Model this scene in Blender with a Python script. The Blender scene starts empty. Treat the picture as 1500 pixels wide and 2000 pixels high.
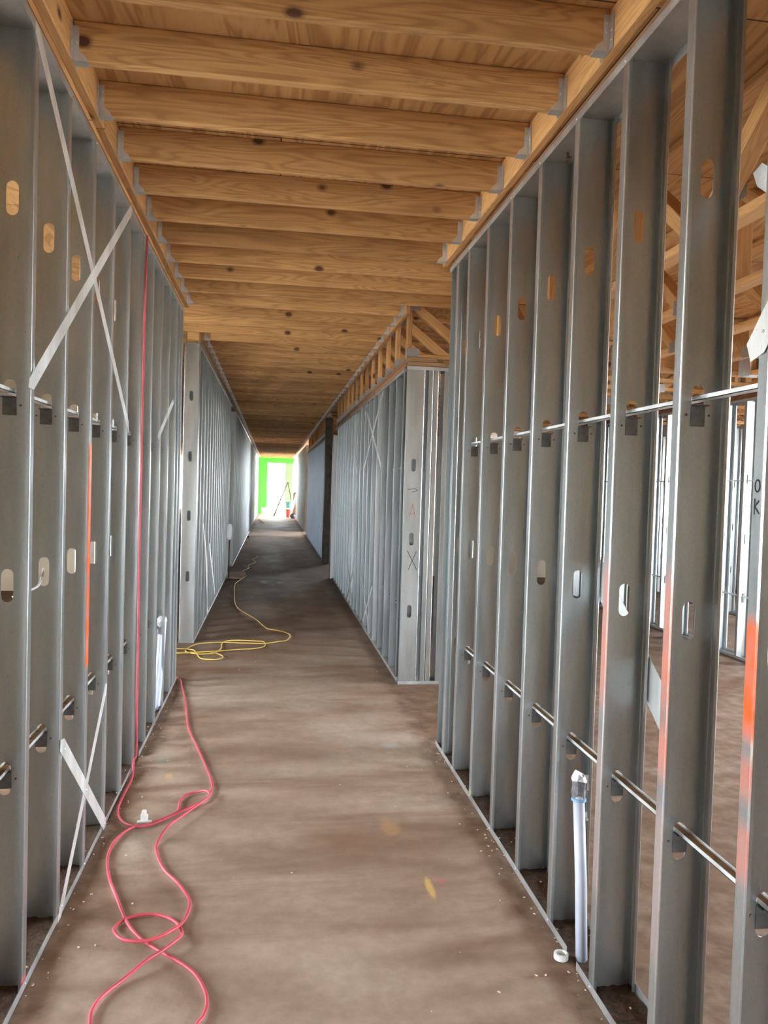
import bpy, bmesh, math, random
from mathutils import Vector, Matrix
R_ = random.Random(7)
S = bpy.context.scene
C = S.collection
PI = math.pi
# ------------------------------------------------------------------ camera, sky, exposure
cam = bpy.data.cameras.new('camera'); co = bpy.data.objects.new('camera', cam); C.objects.link(co)
YAW, PITCH, ROLL, H0 = .1438, .0322, .0294, 1.688
F0 = Vector((math.sin(YAW), math.cos(YAW), 0)); R0 = Vector((math.cos(YAW), -math.sin(YAW), 0)); U0 = Vector((0, 0, 1))
Fv = F0*math.cos(PITCH) - U0*math.sin(PITCH); Uv = U0*math.cos(PITCH) + F0*math.sin(PITCH)
rv = R0*math.cos(ROLL) + Uv*math.sin(ROLL); uv = Uv*math.cos(ROLL) - R0*math.sin(ROLL)
M = Matrix((rv, uv, -Fv)).transposed().to_4x4(); M.translation = (0, 0, H0); co.matrix_world = M
cam.sensor_fit = 'HORIZONTAL'; cam.sensor_width = 36; cam.lens = 36*1509.34/1500; cam.clip_start = .05; cam.clip_end = 300
S.camera = co
w = bpy.data.worlds.new('overcast_sky'); S.world = w; w.use_nodes = True
bg = w.node_tree.nodes['Background']; bg.inputs[0].default_value = (.86, .94, 1.0, 1); bg.inputs[1].default_value = 30.0
S.view_settings.view_transform = 'Standard'; S.view_settings.look = 'None'; S.view_settings.gamma = 1
S.view_settings.use_curve_mapping = False; S.view_settings.exposure = 1.08
S.cycles.max_bounces = 10; S.cycles.diffuse_bounces = 6; S.cycles.glossy_bounces = 5

def portal(loc, rot, sx, sy):                                        # guides the sky light through an opening; emits nothing itself
    l = bpy.data.lights.new('sky_portal', 'AREA'); l.shape = 'RECTANGLE'; l.size = sx; l.size_y = sy; l.cycles.is_portal = True
    o = bpy.data.objects.new('sky_portal', l); C.objects.link(o); o.location = loc; o.rotation_euler = rot
# (portals placed with the outer walls' openings, listed once here)
WIN_R = [(1.0, 2.8, .5, 2.8), (4.2, 6.0, .4, 2.9), (9.6, 10.8, .8, 2.4), (27.5, 49.5, .1, 3.1)]  # last opening is added unseen, sized to brighten the far corridor
WIN_L = [(2.1, 3.9, .6, 2.8), (5.2, 6.6, .6, 2.8)]
XR_OUT, XL_OUT, Y_BACK, Y_END = 8.6, -5.6, -5.0, 50.0
for a, b, z0, z1 in WIN_R: portal((XR_OUT+.1, (a+b)/2, (z0+z1)/2), (0, PI/2, 0), z1-z0, b-a)
for a, b, z0, z1 in WIN_L: portal((XL_OUT-.1, (a+b)/2, (z0+z1)/2), (0, -PI/2, 0), z1-z0, b-a)
portal((0.3, Y_END+.15, 1.5), (-PI/2, 0, 0), 6, 2.9)

portal((-.5, Y_BACK-.1, 1.12), (PI/2, 0, 0), 1.2, 1.25)

# ------------------------------------------------------------------ materials
def newmat(name):
    m = bpy.data.materials.new(name); m.use_nodes = True
    return m, m.node_tree.nodes, m.node_tree.links, m.node_tree.nodes['Principled BSDF']
def nd(n, t, **k):
    o = n.new(t)
    for a, v in k.items():
        if a in o.inputs: o.inputs[a].default_value = v
        else: setattr(o, a, v)
    return o
def ramp(n, stops):
    r = n.new('ShaderNodeValToRGB'); e = r.color_ramp.elements
    e[0].position, e[0].color = stops[0][0], (*stops[0][1], 1); e[1].position, e[1].color = stops[-1][0], (*stops[-1][1], 1)
    for p, c in stops[1:-1]: x = e.new(p); x.color = (*c, 1)
    return r
def mixc(n, l, fac, a, b, mode='MIX'):
    x = n.new('ShaderNodeMix'); x.data_type = 'RGBA'; x.blend_type = mode
    for i, v in ((0, fac), (6, a), (7, b)):
        if hasattr(v, 'is_linked') or hasattr(v, 'node'): l.new(v, x.inputs[i])
        else: x.inputs[i].default_value = v if i == 0 else (*v, 1)
    return x.outputs[2]
def plain(name, col, rough=.6, metal=0, var=.0, scale=20, bump=0):
    m, n, l, b = newmat(name); b.inputs['Roughness'].default_value = rough; b.inputs['Metallic'].default_value = metal
    b.inputs['Base Color'].default_value = (*col, 1)
    if var:
        tc = n.new('ShaderNodeTexCoord'); no = nd(n, 'ShaderNodeTexNoise', Scale=scale, Detail=5.0); l.new(tc.outputs['Object'], no.inputs['Vector'])
        r = ramp(n, [(.3, [c*(1-var) for c in col]), (.7, [min(1, c*(1+var)) for c in col])]); l.new(no.outputs['Fac'], r.inputs[0]); l.new(r.outputs[0], b.inputs['Base Color'])
        if bump:
            bp_ = nd(n, 'ShaderNodeBump', Strength=bump, Distance=.01); l.new(no.outputs['Fac'], bp_.inputs['Height']); l.new(bp_.outputs[0], b.inputs['Normal'])
    return m
def steel(name, col=(.455, .49, .50), rough=.30, paint=None):
    """galvanised steel; paint = list of (z0, z1, strength, colour, flange_x) spray marks on the corridor flange"""
    m, n, l, b = newmat(name); tc = n.new('ShaderNodeTexCoord')
    oi = n.new('ShaderNodeObjectInfo')
    mp = n.new('ShaderNodeMapping'); l.new(tc.outputs['Object'], mp.inputs[0]); mp.inputs['Scale'].default_value = (9, 9, 1.3)
    ad = n.new('ShaderNodeVectorMath'); ad.operation = 'ADD'; cx = n.new('ShaderNodeCombineXYZ'); mu = nd(n, 'ShaderNodeMath', operation='MULTIPLY'); mu.inputs[1].default_value = 37
    l.new(oi.outputs['Random'], mu.inputs[0]); l.new(mu.outputs[0], cx.inputs[2]); l.new(mp.outputs[0], ad.inputs[0]); l.new(cx.outputs[0], ad.inputs[1])
    no = nd(n, 'ShaderNodeTexNoise', Scale=1.0, Detail=5.0, Roughness=.6); l.new(ad.outputs[0], no.inputs['Vector'])
    vo = nd(n, 'ShaderNodeTexVoronoi', Scale=150.0); l.new(tc.outputs['Object'], vo.inputs['Vector'])
    r = ramp(n, [(.28, [c*.80 for c in col]), (.5, col), (.75, [min(1, c*1.16) for c in col])]); l.new(no.outputs['Fac'], r.inputs[0])
    c = mixc(n, l, .06, r.outputs[0], vo.outputs['Color'], 'OVERLAY')
    # small dark scuffs and the mill's faint ink stamp running up the web
    sc = nd(n, 'ShaderNodeTexNoise', Scale=26.0, Detail=3.0); l.new(ad.outputs[0], sc.inputs['Vector'])
    sr = ramp(n, [(.69, (0, 0, 0)), (.74, (.5, .5, .5))]); l.new(sc.outputs['Fac'], sr.inputs[0])
    c = mixc(n, l, sr.outputs[0], c, (.10, .10, .10))
    b.inputs['Metallic'].default_value = .85
    rr = n.new('ShaderNodeMapRange'); l.new(no.outputs['Fac'], rr.inputs[0]); rr.inputs[3].default_value = rough-.07; rr.inputs[4].default_value = rough+.13
    l.new(rr.outputs[0], b.inputs['Roughness'])
    if paint:
        sx = n.new('ShaderNodeSeparateXYZ'); l.new(tc.outputs['Object'], sx.inputs[0])
        pn = nd(n, 'ShaderNodeTexNoise', Scale=14.0, Detail=4.0); l.new(tc.outputs['Object'], pn.inputs['Vector'])
        tot = None
        for z0, z1, st, pc, fx, soft in paint:
            a = n.new('ShaderNodeMapRange'); a.interpolation_type = 'SMOOTHSTEP'; l.new(sx.outputs[2], a.inputs[0]); a.inputs[1].default_value = z0; a.inputs[2].default_value = z0+soft
            d = n.new('ShaderNodeMapRange'); d.interpolation_type = 'SMOOTHSTEP'; l.new(sx.outputs[2], d.inputs[0]); d.inputs[1].default_value = z1; d.inputs[2].default_value = z1-soft
            e = n.new('ShaderNodeMath'); e.operation = 'COMPARE'; l.new(sx.outputs[0], e.inputs[0]); e.inputs[1].default_value = fx; e.inputs[2].default_value = .0045
            v = n.new('ShaderNodeMath'); v.operation = 'MULTIPLY'; l.new(a.outputs[0], v.inputs[0]); l.new(d.outputs[0], v.inputs[1])
            v2 = n.new('ShaderNodeMath'); v2.operation = 'MULTIPLY'; l.new(v.outputs[0], v2.inputs[0]); l.new(e.outputs[0], v2.inputs[1])
            nz = n.new('ShaderNodeMapRange'); l.new(pn.outputs['Fac'], nz.inputs[0]); nz.inputs[1].default_value = .25; nz.inputs[2].default_value = .6; nz.inputs[3].default_value = st*.6; nz.inputs[4].default_value = st
            v3 = n.new('ShaderNodeMath'); v3.operation = 'MULTIPLY'; l.new(v2.outputs[0], v3.inputs[0]); l.new(nz.outputs[0], v3.inputs[1])
            c = mixc(n, l, v3.outputs[0], c, pc)
            if tot is None: tot = v3.outputs[0]
            else:
                t = n.new('ShaderNodeMath'); t.operation = 'MAXIMUM'; l.new(tot, t.inputs[0]); l.new(v3.outputs[0], t.inputs[1]); tot = t.outputs[0]
        mr = n.new('ShaderNodeMapRange'); l.new(tot, mr.inputs[0]); mr.inputs[3].default_value = .85; mr.inputs[4].default_value = 0; l.new(mr.outputs[0], b.inputs['Metallic'])
    l.new(c, b.inputs['Base Color'])
    bu = nd(n, 'ShaderNodeBump', Strength=.08, Distance=.01); l.new(no.outputs['Fac'], bu.inputs['Height']); l.new(bu.outputs[0], b.inputs['Normal'])
    return m
def pine(name, light=(.70, .42, .175), dark=(.27, .11, .03), knots=True, stain=.6, rough=.62):
    """grain runs along the board's own X axis"""
    m, n, l, b = newmat(name); tc = n.new('ShaderNodeTexCoord'); oi = n.new('ShaderNodeObjectInfo')
    cx = n.new('ShaderNodeCombineXYZ'); mu = nd(n, 'ShaderNodeMath', operation='MULTIPLY'); mu.inputs[1].default_value = 53
    l.new(oi.outputs['Random'], mu.inputs[0])
    for i in range(3): l.new(mu.outputs[0], cx.inputs[i])
    ad = n.new('ShaderNodeVectorMath'); ad.operation = 'ADD'; l.new(tc.outputs['Object'], ad.inputs[0]); l.new(cx.outputs[0], ad.inputs[1])
    mp = n.new('ShaderNodeMapping'); mp.inputs['Scale'].default_value = (.8, 9, 9); l.new(ad.outputs[0], mp.inputs[0])
    big = nd(n, 'ShaderNodeTexNoise', Scale=1.0, Detail=2.0, Distortion=.4); l.new(mp.outputs[0], big.inputs['Vector'])
    # rings: many bands out of one smooth noise field = cathedral grain
    rg = n.new('ShaderNodeMath'); rg.operation = 'MULTIPLY'; l.new(big.outputs['Fac'], rg.inputs[0]); rg.inputs[1].default_value = 95
    sn = n.new('ShaderNodeMath'); sn.operation = 'SINE'; l.new(rg.outputs[0], sn.inputs[0])
    fine = nd(n, 'ShaderNodeTexNoise', Scale=1.0, Detail=4.0); mp2 = n.new('ShaderNodeMapping'); mp2.inputs['Scale'].default_value = (3, 120, 120); l.new(ad.outputs[0], mp2.inputs[0]); l.new(mp2.outputs[0], fine.inputs['Vector'])
    md = [light[i]*.6+dark[i]*.4 for i in range(3)]
    r = ramp(n, [(.0, light), (.6, [light[i]*.85+dark[i]*.15 for i in range(3)]), (1.0, md)])
    mr = n.new('ShaderNodeMapRange'); l.new(sn.outputs[0], mr.inputs[0]); mr.inputs[1].default_value = -1; l.new(mr.outputs[0], r.inputs[0])
    f2 = ramp(n, [(.3, (.78, .74, .70)), (.7, (1.0, 1.0, 1.0))]); l.new(fine.outputs['Fac'], f2.inputs[0])
    c = mixc(n, l, .8, r.outputs[0], f2.outputs[0], 'MULTIPLY')
    # each board its own tone
    tr = ramp(n, [(0, (.66, .60, .54)), (.4, (.84, .80, .76)), (.7, (.97, .95, .92)), (1, (1.0, 1.0, .98))]); l.new(oi.outputs['Random'], tr.inputs[0])
    c = mixc(n, l, .9, c, tr.outputs[0], 'MULTIPLY')
    if knots:
        mk = n.new('ShaderNodeMapping'); mk.inputs['Scale'].default_value = (3.4, 5, 5); l.new(ad.outputs[0], mk.inputs[0])
        vk = nd(n, 'ShaderNodeTexVoronoi', Scale=1.0, Randomness=1.0); l.new(mk.outputs[0], vk.inputs['Vector'])
        kr = ramp(n, [(.075, (1, 1, 1)), (.10, (.55, .55, .55)), (.15, (0, 0, 0))]); l.new(vk.outputs['Distance'], kr.inputs[0])
        c = mixc(n, l, kr.outputs[0], c, (.085, .03, .012))
    if stain:
        ms = n.new('ShaderNodeMapping'); ms.inputs['Scale'].default_value = (2.2, 5, 5); l.new(ad.outputs[0], ms.inputs[0])
        st = nd(n, 'ShaderNodeTexNoise', Scale=1.3, Detail=6.0, Roughness=.65); l.new(ms.outputs[0], st.inputs['Vector'])
        sr = ramp(n, [(.60, (0, 0, 0)), (.76, (stain, stain, stain))]); l.new(st.outputs['Fac'], sr.inputs[0])
        c = mixc(n, l, sr.outputs[0], c, (.11, .07, .035))
    l.new(c, b.inputs['Base Color']); b.inputs['Roughness'].default_value = rough
    bu = nd(n, 'ShaderNodeBump', Strength=.12, Distance=.004); l.new(fine.outputs['Fac'], bu.inputs['Height']); l.new(bu.outputs[0], b.inputs['Normal'])
    return m
def plywood(name):
    m, n, l, b = newmat(name); tc = n.new('ShaderNodeTexCoord')
    mp = n.new('ShaderNodeMapping'); mp.inputs['Scale'].default_value = (3.4, .55, 1); l.new(tc.outputs['Object'], mp.inputs[0])
    no = nd(n, 'ShaderNodeTexNoise', Scale=1.6, Detail=3.0, Distortion=1.2); l.new(mp.outputs[0], no.inputs['Vector'])
    mu = n.new('ShaderNodeMath'); mu.operation = 'MULTIPLY'; mu.inputs[1].default_value = 34; l.new(no.outputs['Fac'], mu.inputs[0])
    sn = n.new('ShaderNodeMath'); sn.operation = 'SINE'; l.new(mu.outputs[0], sn.inputs[0])
    mr = n.new('ShaderNodeMapRange'); l.new(sn.outputs[0], mr.inputs[0]); mr.inputs[1].default_value = -1
    r = ramp(n, [(0, (.62, .37, .155)), (.6, (.55, .31, .12)), (1, (.42, .22, .08))]); l.new(mr.outputs[0], r.inputs[0])
    bk = n.new('ShaderNodeTexBrick'); l.new(tc.outputs['Object'], bk.inputs['Vector']); bk.inputs['Scale'].default_value = 1; bk.inputs['Brick Width'].default_value = 2.44; bk.inputs['Row Height'].default_value = 1.22
    bk.inputs['Mortar Size'].default_value = .004; bk.inputs['Color1'].default_value = (1, 1, 1, 1); bk.inputs['Color2'].default_value = (.86, .84, .82, 1); bk.inputs['Mortar'].default_value = (.12, .08, .05, 1)
    c = mixc(n, l, 1.0, r.outputs[0], bk.outputs['Color'], 'MULTIPLY')
    s = nd(n, 'ShaderNodeTexNoise', Scale=2.0, Detail=6.0); l.new(tc.outputs['Object'], s.inputs['Vector'])
    sr = ramp(n, [(.58, (0, 0, 0)), (.75, (.4, .4, .4))]); l.new(s.outputs['Fac'], sr.inputs[0])
    c = mixc(n, l, sr.outputs[0], c, (.13, .075, .035)); l.new(c, b.inputs['Base Color']); b.inputs['Roughness'].default_value = .7
    return m
def concrete():
    m, n, l, b = newmat('dusty_concrete'); tc = n.new('ShaderNodeTexCoord'); P = tc.outputs['Object']
    sx = n.new('ShaderNodeSeparateXYZ'); l.new(P, sx.inputs[0])
    def noise(sc, det=5, scale3=(1, 1, 1), rough=.55, dist=0):
        mp = n.new('ShaderNodeMapping'); mp.inputs['Scale'].default_value = scale3; l.new(P, mp.inputs[0])
        x = nd(n, 'ShaderNodeTexNoise', Scale=sc, Detail=float(det), Roughness=rough, Distortion=dist); l.new(mp.outputs[0], x.inputs['Vector']); return x.outputs['Fac']
    def rmp(v, s): r = ramp(n, s); l.new(v, r.inputs[0]); return r.outputs[0]
    base = rmp(noise(1.1, 7), [(.3, (.28, .20, .145)), (.5, (.35, .275, .215)), (.72, (.44, .37, .31))])
    mott = rmp(noise(14, 6, rough=.7), [(.3, (.82, .80, .78)), (.7, (1.08, 1.07, 1.06))])
    c = mixc(n, l, 1.0, base, mott, 'MULTIPLY')
    # red-brown dust swept across in streaks
    c = mixc(n, l, rmp(noise(1.0, 5, (.55, 2.2, 1), .6, .5), [(.48, (0, 0, 0)), (.68, (.75, .75, .75))]), c, (.19, .105, .06))
    # dirt kept along the bottom tracks
    ax = n.new('ShaderNodeMath'); ax.operation = 'ADD'; l.new(sx.outputs[0], ax.inputs[0]); ax.inputs[1].default_value = -.17
    ab = n.new('ShaderNodeMath'); ab.operation = 'ABSOLUTE'; l.new(ax.outputs[0], ab.inputs[0])
    wob = n.new('ShaderNodeMath'); wob.operation = 'MULTIPLY_ADD'; l.new(noise(5, 4), wob.inputs[0]); wob.inputs[1].default_value = .22; l.new(ab.outputs[0], wob.inputs[2])
    edge = rmp(wob.outputs[0], [(.90, (0, 0, 0)), (1.06, (.75, .75, .75))])
    edge = mixc(n, l, 1.0, edge, rmp(noise(9, 5), [(.3, (.35, .35, .35)), (.6, (1, 1, 1))]), 'MULTIPLY')
    c = mixc(n, l, edge, c, (.115, .062, .032))
    # mud, its sharp far end painted where the side light begins
    ym = n.new('ShaderNodeMapRange'); ym.interpolation_type = 'SMOOTHSTEP'; l.new(sx.outputs[1], ym.inputs[0]); ym.inputs[1].default_value = 5.2; ym.inputs[2].default_value = 10
    yn = n.new('ShaderNodeMapRange'); yn.interpolation_type = 'SMOOTHSTEP'; l.new(sx.outputs[1], yn.inputs[0]); yn.inputs[1].default_value = 25.6; yn.inputs[2].default_value = 24.8
    yy = n.new('ShaderNodeMath'); yy.operation = 'MULTIPLY'; l.new(ym.outputs[0], yy.inputs[0]); l.new(yn.outputs[0], yy.inputs[1])
    mud = mixc(n, l, 1.0, rmp(noise(1.6, 6, (1, .5, 1)), [(.30, (.35, .35, .35)), (.6, (1, 1, 1))]), (0, 0, 0)) 
    mm = n.new('ShaderNodeMath'); mm.operation = 'MULTIPLY'; l.new(rmp(noise(1.6, 6, (1, .5, 1)), [(.30, (.62, .62, .62)), (.6, (.97, .97, .97))]), mm.inputs[0]); l.new(yy.outputs[0], mm.inputs[1])
    c = mixc(n, l, mm.outputs[0], c, (.10, .055, .028))
    # paint and marker stains near the right wall
    def spot(x, y, rx, ry, col, st):
        nonlocal c
        a = n.new('ShaderNodeVectorMath'); a.operation = 'SUBTRACT'; l.new(P, a.inputs[0]); a.inputs[1].default_value = (x, y, 0)
        s = n.new('ShaderNodeVectorMath'); s.operation = 'MULTIPLY'; l.new(a.outputs[0], s.inputs[0]); s.inputs[1].default_value = (1/rx, 1/ry, 0)
        d = n.new('ShaderNodeVectorMath'); d.operation = 'LENGTH'; l.new(s.outputs[0], d.inputs[0])
        q = n.new('ShaderNodeMath'); q.operation = 'MULTIPLY_ADD'; l.new(noise(9, 4), q.inputs[0]); q.inputs[1].default_value = .9; l.new(d.outputs['Value'], q.inputs[2])
        c = mixc(n, l, rmp(q.outputs[0], [(.7, (st, st, st)), (1.4, (0, 0, 0))]), c, col)
    spot(.70, 3.13, .035, .22, (.75, .50, .13), .6); spot(.76, 3.2, .05, .05, (.5, .12, .14), .45); spot(.62, 3.75, .1, .2, (.55, .32, .14), .35)
    spot(-.62, 4.75, .12, .15, (.22, .30, .24), .4); spot(-.55, 4.5, .06, .12, (.62, .40, .14), .4); spot(.8, 4.95, .18, .12, (.42, .45, .43), .5)
    l.new(c, b.inputs['Base Color'])
    rg = n.new('ShaderNodeMapRange'); l.new(noise(1.4, 6, (1, .6, 1)), rg.inputs[0]); rg.inputs[1].default_value = .35; rg.inputs[2].default_value = .7; rg.inputs[3].default_value = .58; rg.inputs[4].default_value = .85; b.inputs['Specular IOR Level'].default_value = .22
    # small puddles in the mud
    pu = n.new('ShaderNodeMath'); pu.operation = 'MULTIPLY'; l.new(rmp(noise(2.6, 3, (1, .45, 1)), [(.60, (0, 0, 0)), (.78, (1, 1, 1))]), pu.inputs[0]); l.new(yy.outputs[0], pu.inputs[1])
    rf = n.new('ShaderNodeMapRange'); l.new(pu.outputs[0], rf.inputs[0]); l.new(rg.outputs[0], rf.inputs[3]); rf.inputs[4].default_value = .40
    l.new(rf.outputs[0], b.inputs['Roughness'])
    bu = nd(n, 'ShaderNodeBump', Strength=.25, Distance=.01); l.new(noise(22, 6), bu.inputs['Height']); l.new(bu.outputs[0], b.inputs['Normal'])
    return m

STEEL = steel('galvanised_steel'); GRIMY_SHADED = steel('shaded_grimy_steel', (.29, .31, .31), .36); FARR = steel('bluish_steel', (.33, .365, .41), .36); MIDR = steel('shaded_mid_steel', (.31, .335, .345), .32); STEEL_B = steel('galvanised_track', (.47, .47, .47), .5); BRIGHT = steel('bright_strap_steel', (.80, .83, .84), .45)  # deeper walls: their shade is put into darker steel colours, with some grime
DULL = plain('dull_clip_steel', (.17, .175, .18), .5, .7, .2, 40); HANG = steel('hanger_zinc', (.66, .67, .68), .4)
DARKSTEEL = plain('weathered_black_steel', (.07, .06, .05), .55, .5, .3, 12)
PINE = pine('pine_joist'); PINE_L = pine('pine_ledger', (.70, .41, .17), (.42, .20, .07), stain=.15); PINE_D = pine('weathered_plate', (.30, .165, .075), (.14, .07, .03), stain=.6)
TRUSSW = pine('pine_truss', (.66, .38, .155), (.42, .2, .07), stain=.15); PLY = plywood('plywood_deck'); CONC = concrete()
RED = plain('red_hose_rubber', (.55, .075, .105), .5, 0, .25, 6); YEL = plain('yellow_cord', (.60, .42, .10), .5, 0, .2, 8)
PVC = plain('grey_conduit', (.50, .55, .66), .4, 0, .08, 8); TAPE = plain('white_tape', (.58, .59, .62), .5, 0, .1, 30); GTAPE = plain('grey_tape', (.20, .20, .22), .35, .3, .3, 40)
INK = plain('marker_ink', (.015, .015, .018), .6); REDINK = plain('red_marker_ink', (.45, .05, .04), .6)
GREEN = plain('lime_green_sheathing', (.075, .62, .03), .6, 0, .12, 3); GYP = plain('pale_board', (.60, .64, .64), .7, 0, .12, 4)
CREAM = plain('tan_sheathing', (.50, .43, .32), .8, 0, .12, 3); GROUND = plain('pale_ground', (.46, .42, .36), .9, 0, .2, .6)
LIGHTPATCH = plain('light_patch_tan', (.46, .33, .25), .8, 0, .1, 5); WHITEP = plain('white_plastic', (.75, .76, .76), .45, 0, .05, 10)
REDP = plain('red_plastic', (.42, .06, .05), .45, 0, .1, 10); TEAL = plain('teal_plastic', (.10, .25, .22), .45, 0, .1, 10); BLACKP = plain('black_plastic', (.02, .02, .02), .5)
DIRT = plain('packed_dirt', (.05, .026, .012), .95, 0, .5, 60, .6); DUST = plain('tan_dust', (.24, .16, .08), .9, 0, .3, 40); CHIP = plain('sawdust_chip', (.66, .52, .36), .8, 0, .3, 80); ORSTICK = plain('orange_plastic', (.62, .18, .06), .5)
PALEW = plain('pale_timber', (.62, .50, .34), .7, 0, .12, 5)

# ------------------------------------------------------------------ helpers
def obj(name, bm, mat, parent=None, smooth=False):
    me = bpy.data.meshes.new(name); bmesh.ops.recalc_face_normals(bm, faces=bm.faces); bm.to_mesh(me); bm.free()
    if smooth:
        for p in me.polygons: p.use_smooth = True
    me.materials.append(mat); o = bpy.data.objects.new(name, me); C.objects.link(o)
    if parent: o.parent = parent
    return o
def tag(o, label, cat, group=None, kind=None):
    o['label'] = label; o['category'] = cat
    if group: o['group'] = group
    if kind: o['kind'] = kind
    return o
def struct(name, bm, mat):
    o = obj(name, bm, mat); o['kind'] = 'structure'; return o
def empty(name, loc=(0, 0, 0)):
    o = bpy.data.objects.new(name, None); C.objects.link(o); o.location = loc; o.empty_display_size = .1; return o
def box(bm, x0, x1, y0, y1, z0, z1, mtx=None):
    r = bmesh.ops.create_cube(bm, size=1)['verts']
    for v in r:
        v.co = Vector(((x0+x1)/2+v.co.x*(x1-x0), (y0+y1)/2+v.co.y*(y1-y0), (z0+z1)/2+v.co.z*(z1-z0)))
        if mtx: v.co = mtx @ v.co
    return r
def BM(*boxes):
    bm = bmesh.new()
    for b in boxes: box(bm, *b)
    return bm
def bev(bm, w=.003, seg=1):
    bmesh.ops.bevel(bm, geom=list(bm.edges), offset=w, segments=seg, affect='EDGES'); return bm
def frame(p0, p1, up=(0, 0, 1)):
    p0, p1 = Vector(p0), Vector(p1); x = (p1-p0).normalized(); y = Vector(up).cross(x)
    if y.length < 1e-4: y = Vector((0, 1, 0)).cross(x)
    y.normalize(); z = x.cross(y); m = Matrix((x, y, z)).transposed().to_4x4(); m.translation = (p0+p1)/2; return m, (p1-p0).length
LUM = {}
def lumber(name, p0, p1, wy, wz, mat, parent=None, up=(0, 0, 1), bevel=.0045):
    """a timber from p0 to p1 (centre line), wy wide, wz along 'up'; own X = grain"""
    m, L = frame(p0, p1, up); key = (round(L, 3), wy, wz, mat.name, name)
    if key not in LUM:
        bm = BM((-L/2, L/2, -wy/2, wy/2, -wz/2, wz/2))
        if bevel: bev(bm, bevel)
        o = obj(name, bm, mat); LUM[key] = o.data
    else:
        o = bpy.data.objects.new(name, LUM[key]); C.objects.link(o)
    if parent: o.parent = parent; o.matrix_local = m
    else: o.matrix_world = m
    return o
def tube(name, pts, r, mat, parent=None, seg=8, cyclic=False, smooth_path=True):
    P = [Vector(p) for p in pts]
    if smooth_path:
        Q = []; n = len(P)
        for i in range(n-1):
            a, b, c, d = P[max(i-1, 0)], P[i], P[i+1], P[min(i+2, n-1)]
            for k in range(5):
                t = k/5; Q.append(.5*((2*b)+(c-a)*t+(2*a-5*b+4*c-d)*t*t+(3*b-a-3*c+d)*t**3))
        Q.append(P[-1]); P = Q
    bm = bmesh.new(); rings = []; prev = None
    for i, p in enumerate(P):
        t = (P[min(i+1, len(P)-1)]-P[max(i-1, 0)]).normalized()
        a = prev if prev else (Vector((0, 0, 1)) if abs(t.z) < .9 else Vector((1, 0, 0)))
        b = t.cross(a).normalized(); a = b.cross(t).normalized(); prev = a
        rings.append([bm.verts.new(p+(a*math.cos(2*PI*k/seg)+b*math.sin(2*PI*k/seg))*r) for k in range(seg)])
    for i in range(len(rings)-1):
        for k in range(seg): bm.faces.new((rings[i][k], rings[i][(k+1) % seg], rings[i+1][(k+1) % seg], rings[i+1][k]))
    bm.faces.new(rings[0][::-1]); bm.faces.new(rings[-1])
    return obj(name, bm, mat, parent, True)
def lathe(bm, prof, seg=20, loc=(0, 0, 0), cap=True):
    rings = [[bm.verts.new((loc[0]+r*math.cos(2*PI*k/seg), loc[1]+r*math.sin(2*PI*k/seg), loc[2]+z)) for k in range(seg)] for r, z in prof]
    for i in range(len(rings)-1):
        for k in range(seg): bm.faces.new((rings[i][k], rings[i][(k+1) % seg], rings[i+1][(k+1) % seg], rings[i+1][k]))
    if cap: bm.faces.new(rings[0][::-1]); bm.faces.new(rings[-1])
ORD = ['first', 'second', 'third', 'fourth', 'fifth', 'sixth', 'seventh', 'eighth', 'ninth', 'tenth', 'eleventh', 'twelfth', 'thirteenth', 'fourteenth', 'fifteenth', 'sixteenth', 'seventeenth', 'eighteenth', 'nineteenth', 'twentieth']
for _t in ('twenty', 'thirty', 'forty'):
    ORD += [_t+'-'+o for o in ORD[:9]] + [{'twenty': 'thirtieth', 'thirty': 'fortieth', 'forty': 'fiftieth'}[_t]]

# ------------------------------------------------------------------ the setting
DECK = 3.285
struct('floor', BM((XL_OUT, XR_OUT, Y_BACK, Y_END, -.15, 0)), CONC)
struct('ground', BM((-60, 60, -50, 110, -.4, -.16)), GROUND)
struct('ceiling', BM((XL_OUT-.3, XR_OUT+.3, Y_BACK-.3, Y_END, DECK, DECK+.02)), PLY)
def outer(name, x, wins, y0, y1, mat):
    """exterior wall with real openings, built from piers, sills and heads"""
    bm = bmesh.new(); y = y0
    for a, b, z0, z1 in wins:
        box(bm, x-.08, x+.08, y, a, 0, DECK); box(bm, x-.08, x+.08, a, b, 0, z0); box(bm, x-.08, x+.08, a, b, z1, DECK); y = b
    box(bm, x-.08, x+.08, y, y1, 0, DECK)
    struct(name, bm, mat)
outer('wall_right', XR_OUT, WIN_R, Y_BACK, Y_END, CREAM)
outer('wall_left', XL_OUT, WIN_L, Y_BACK, Y_END, CREAM)
struct('wall_back', BM((XL_OUT, -1.7, Y_BACK-.08, Y_BACK, 0, DECK), (2.3, XR_OUT, Y_BACK-.08, Y_BACK, 0, DECK), (-1.7, 2.3, Y_BACK-.08, Y_BACK, 1.75, DECK), (-1.7, 2.3, Y_BACK-.08, Y_BACK, 0, .5), (-1.7, -1.1, Y_BACK-.08, Y_BACK, .5, 1.75), (.1, 2.3, Y_BACK-.08, Y_BACK, .5, 1.75)), CREAM)  # unseen opening behind the camera, added to light the stud webs
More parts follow.
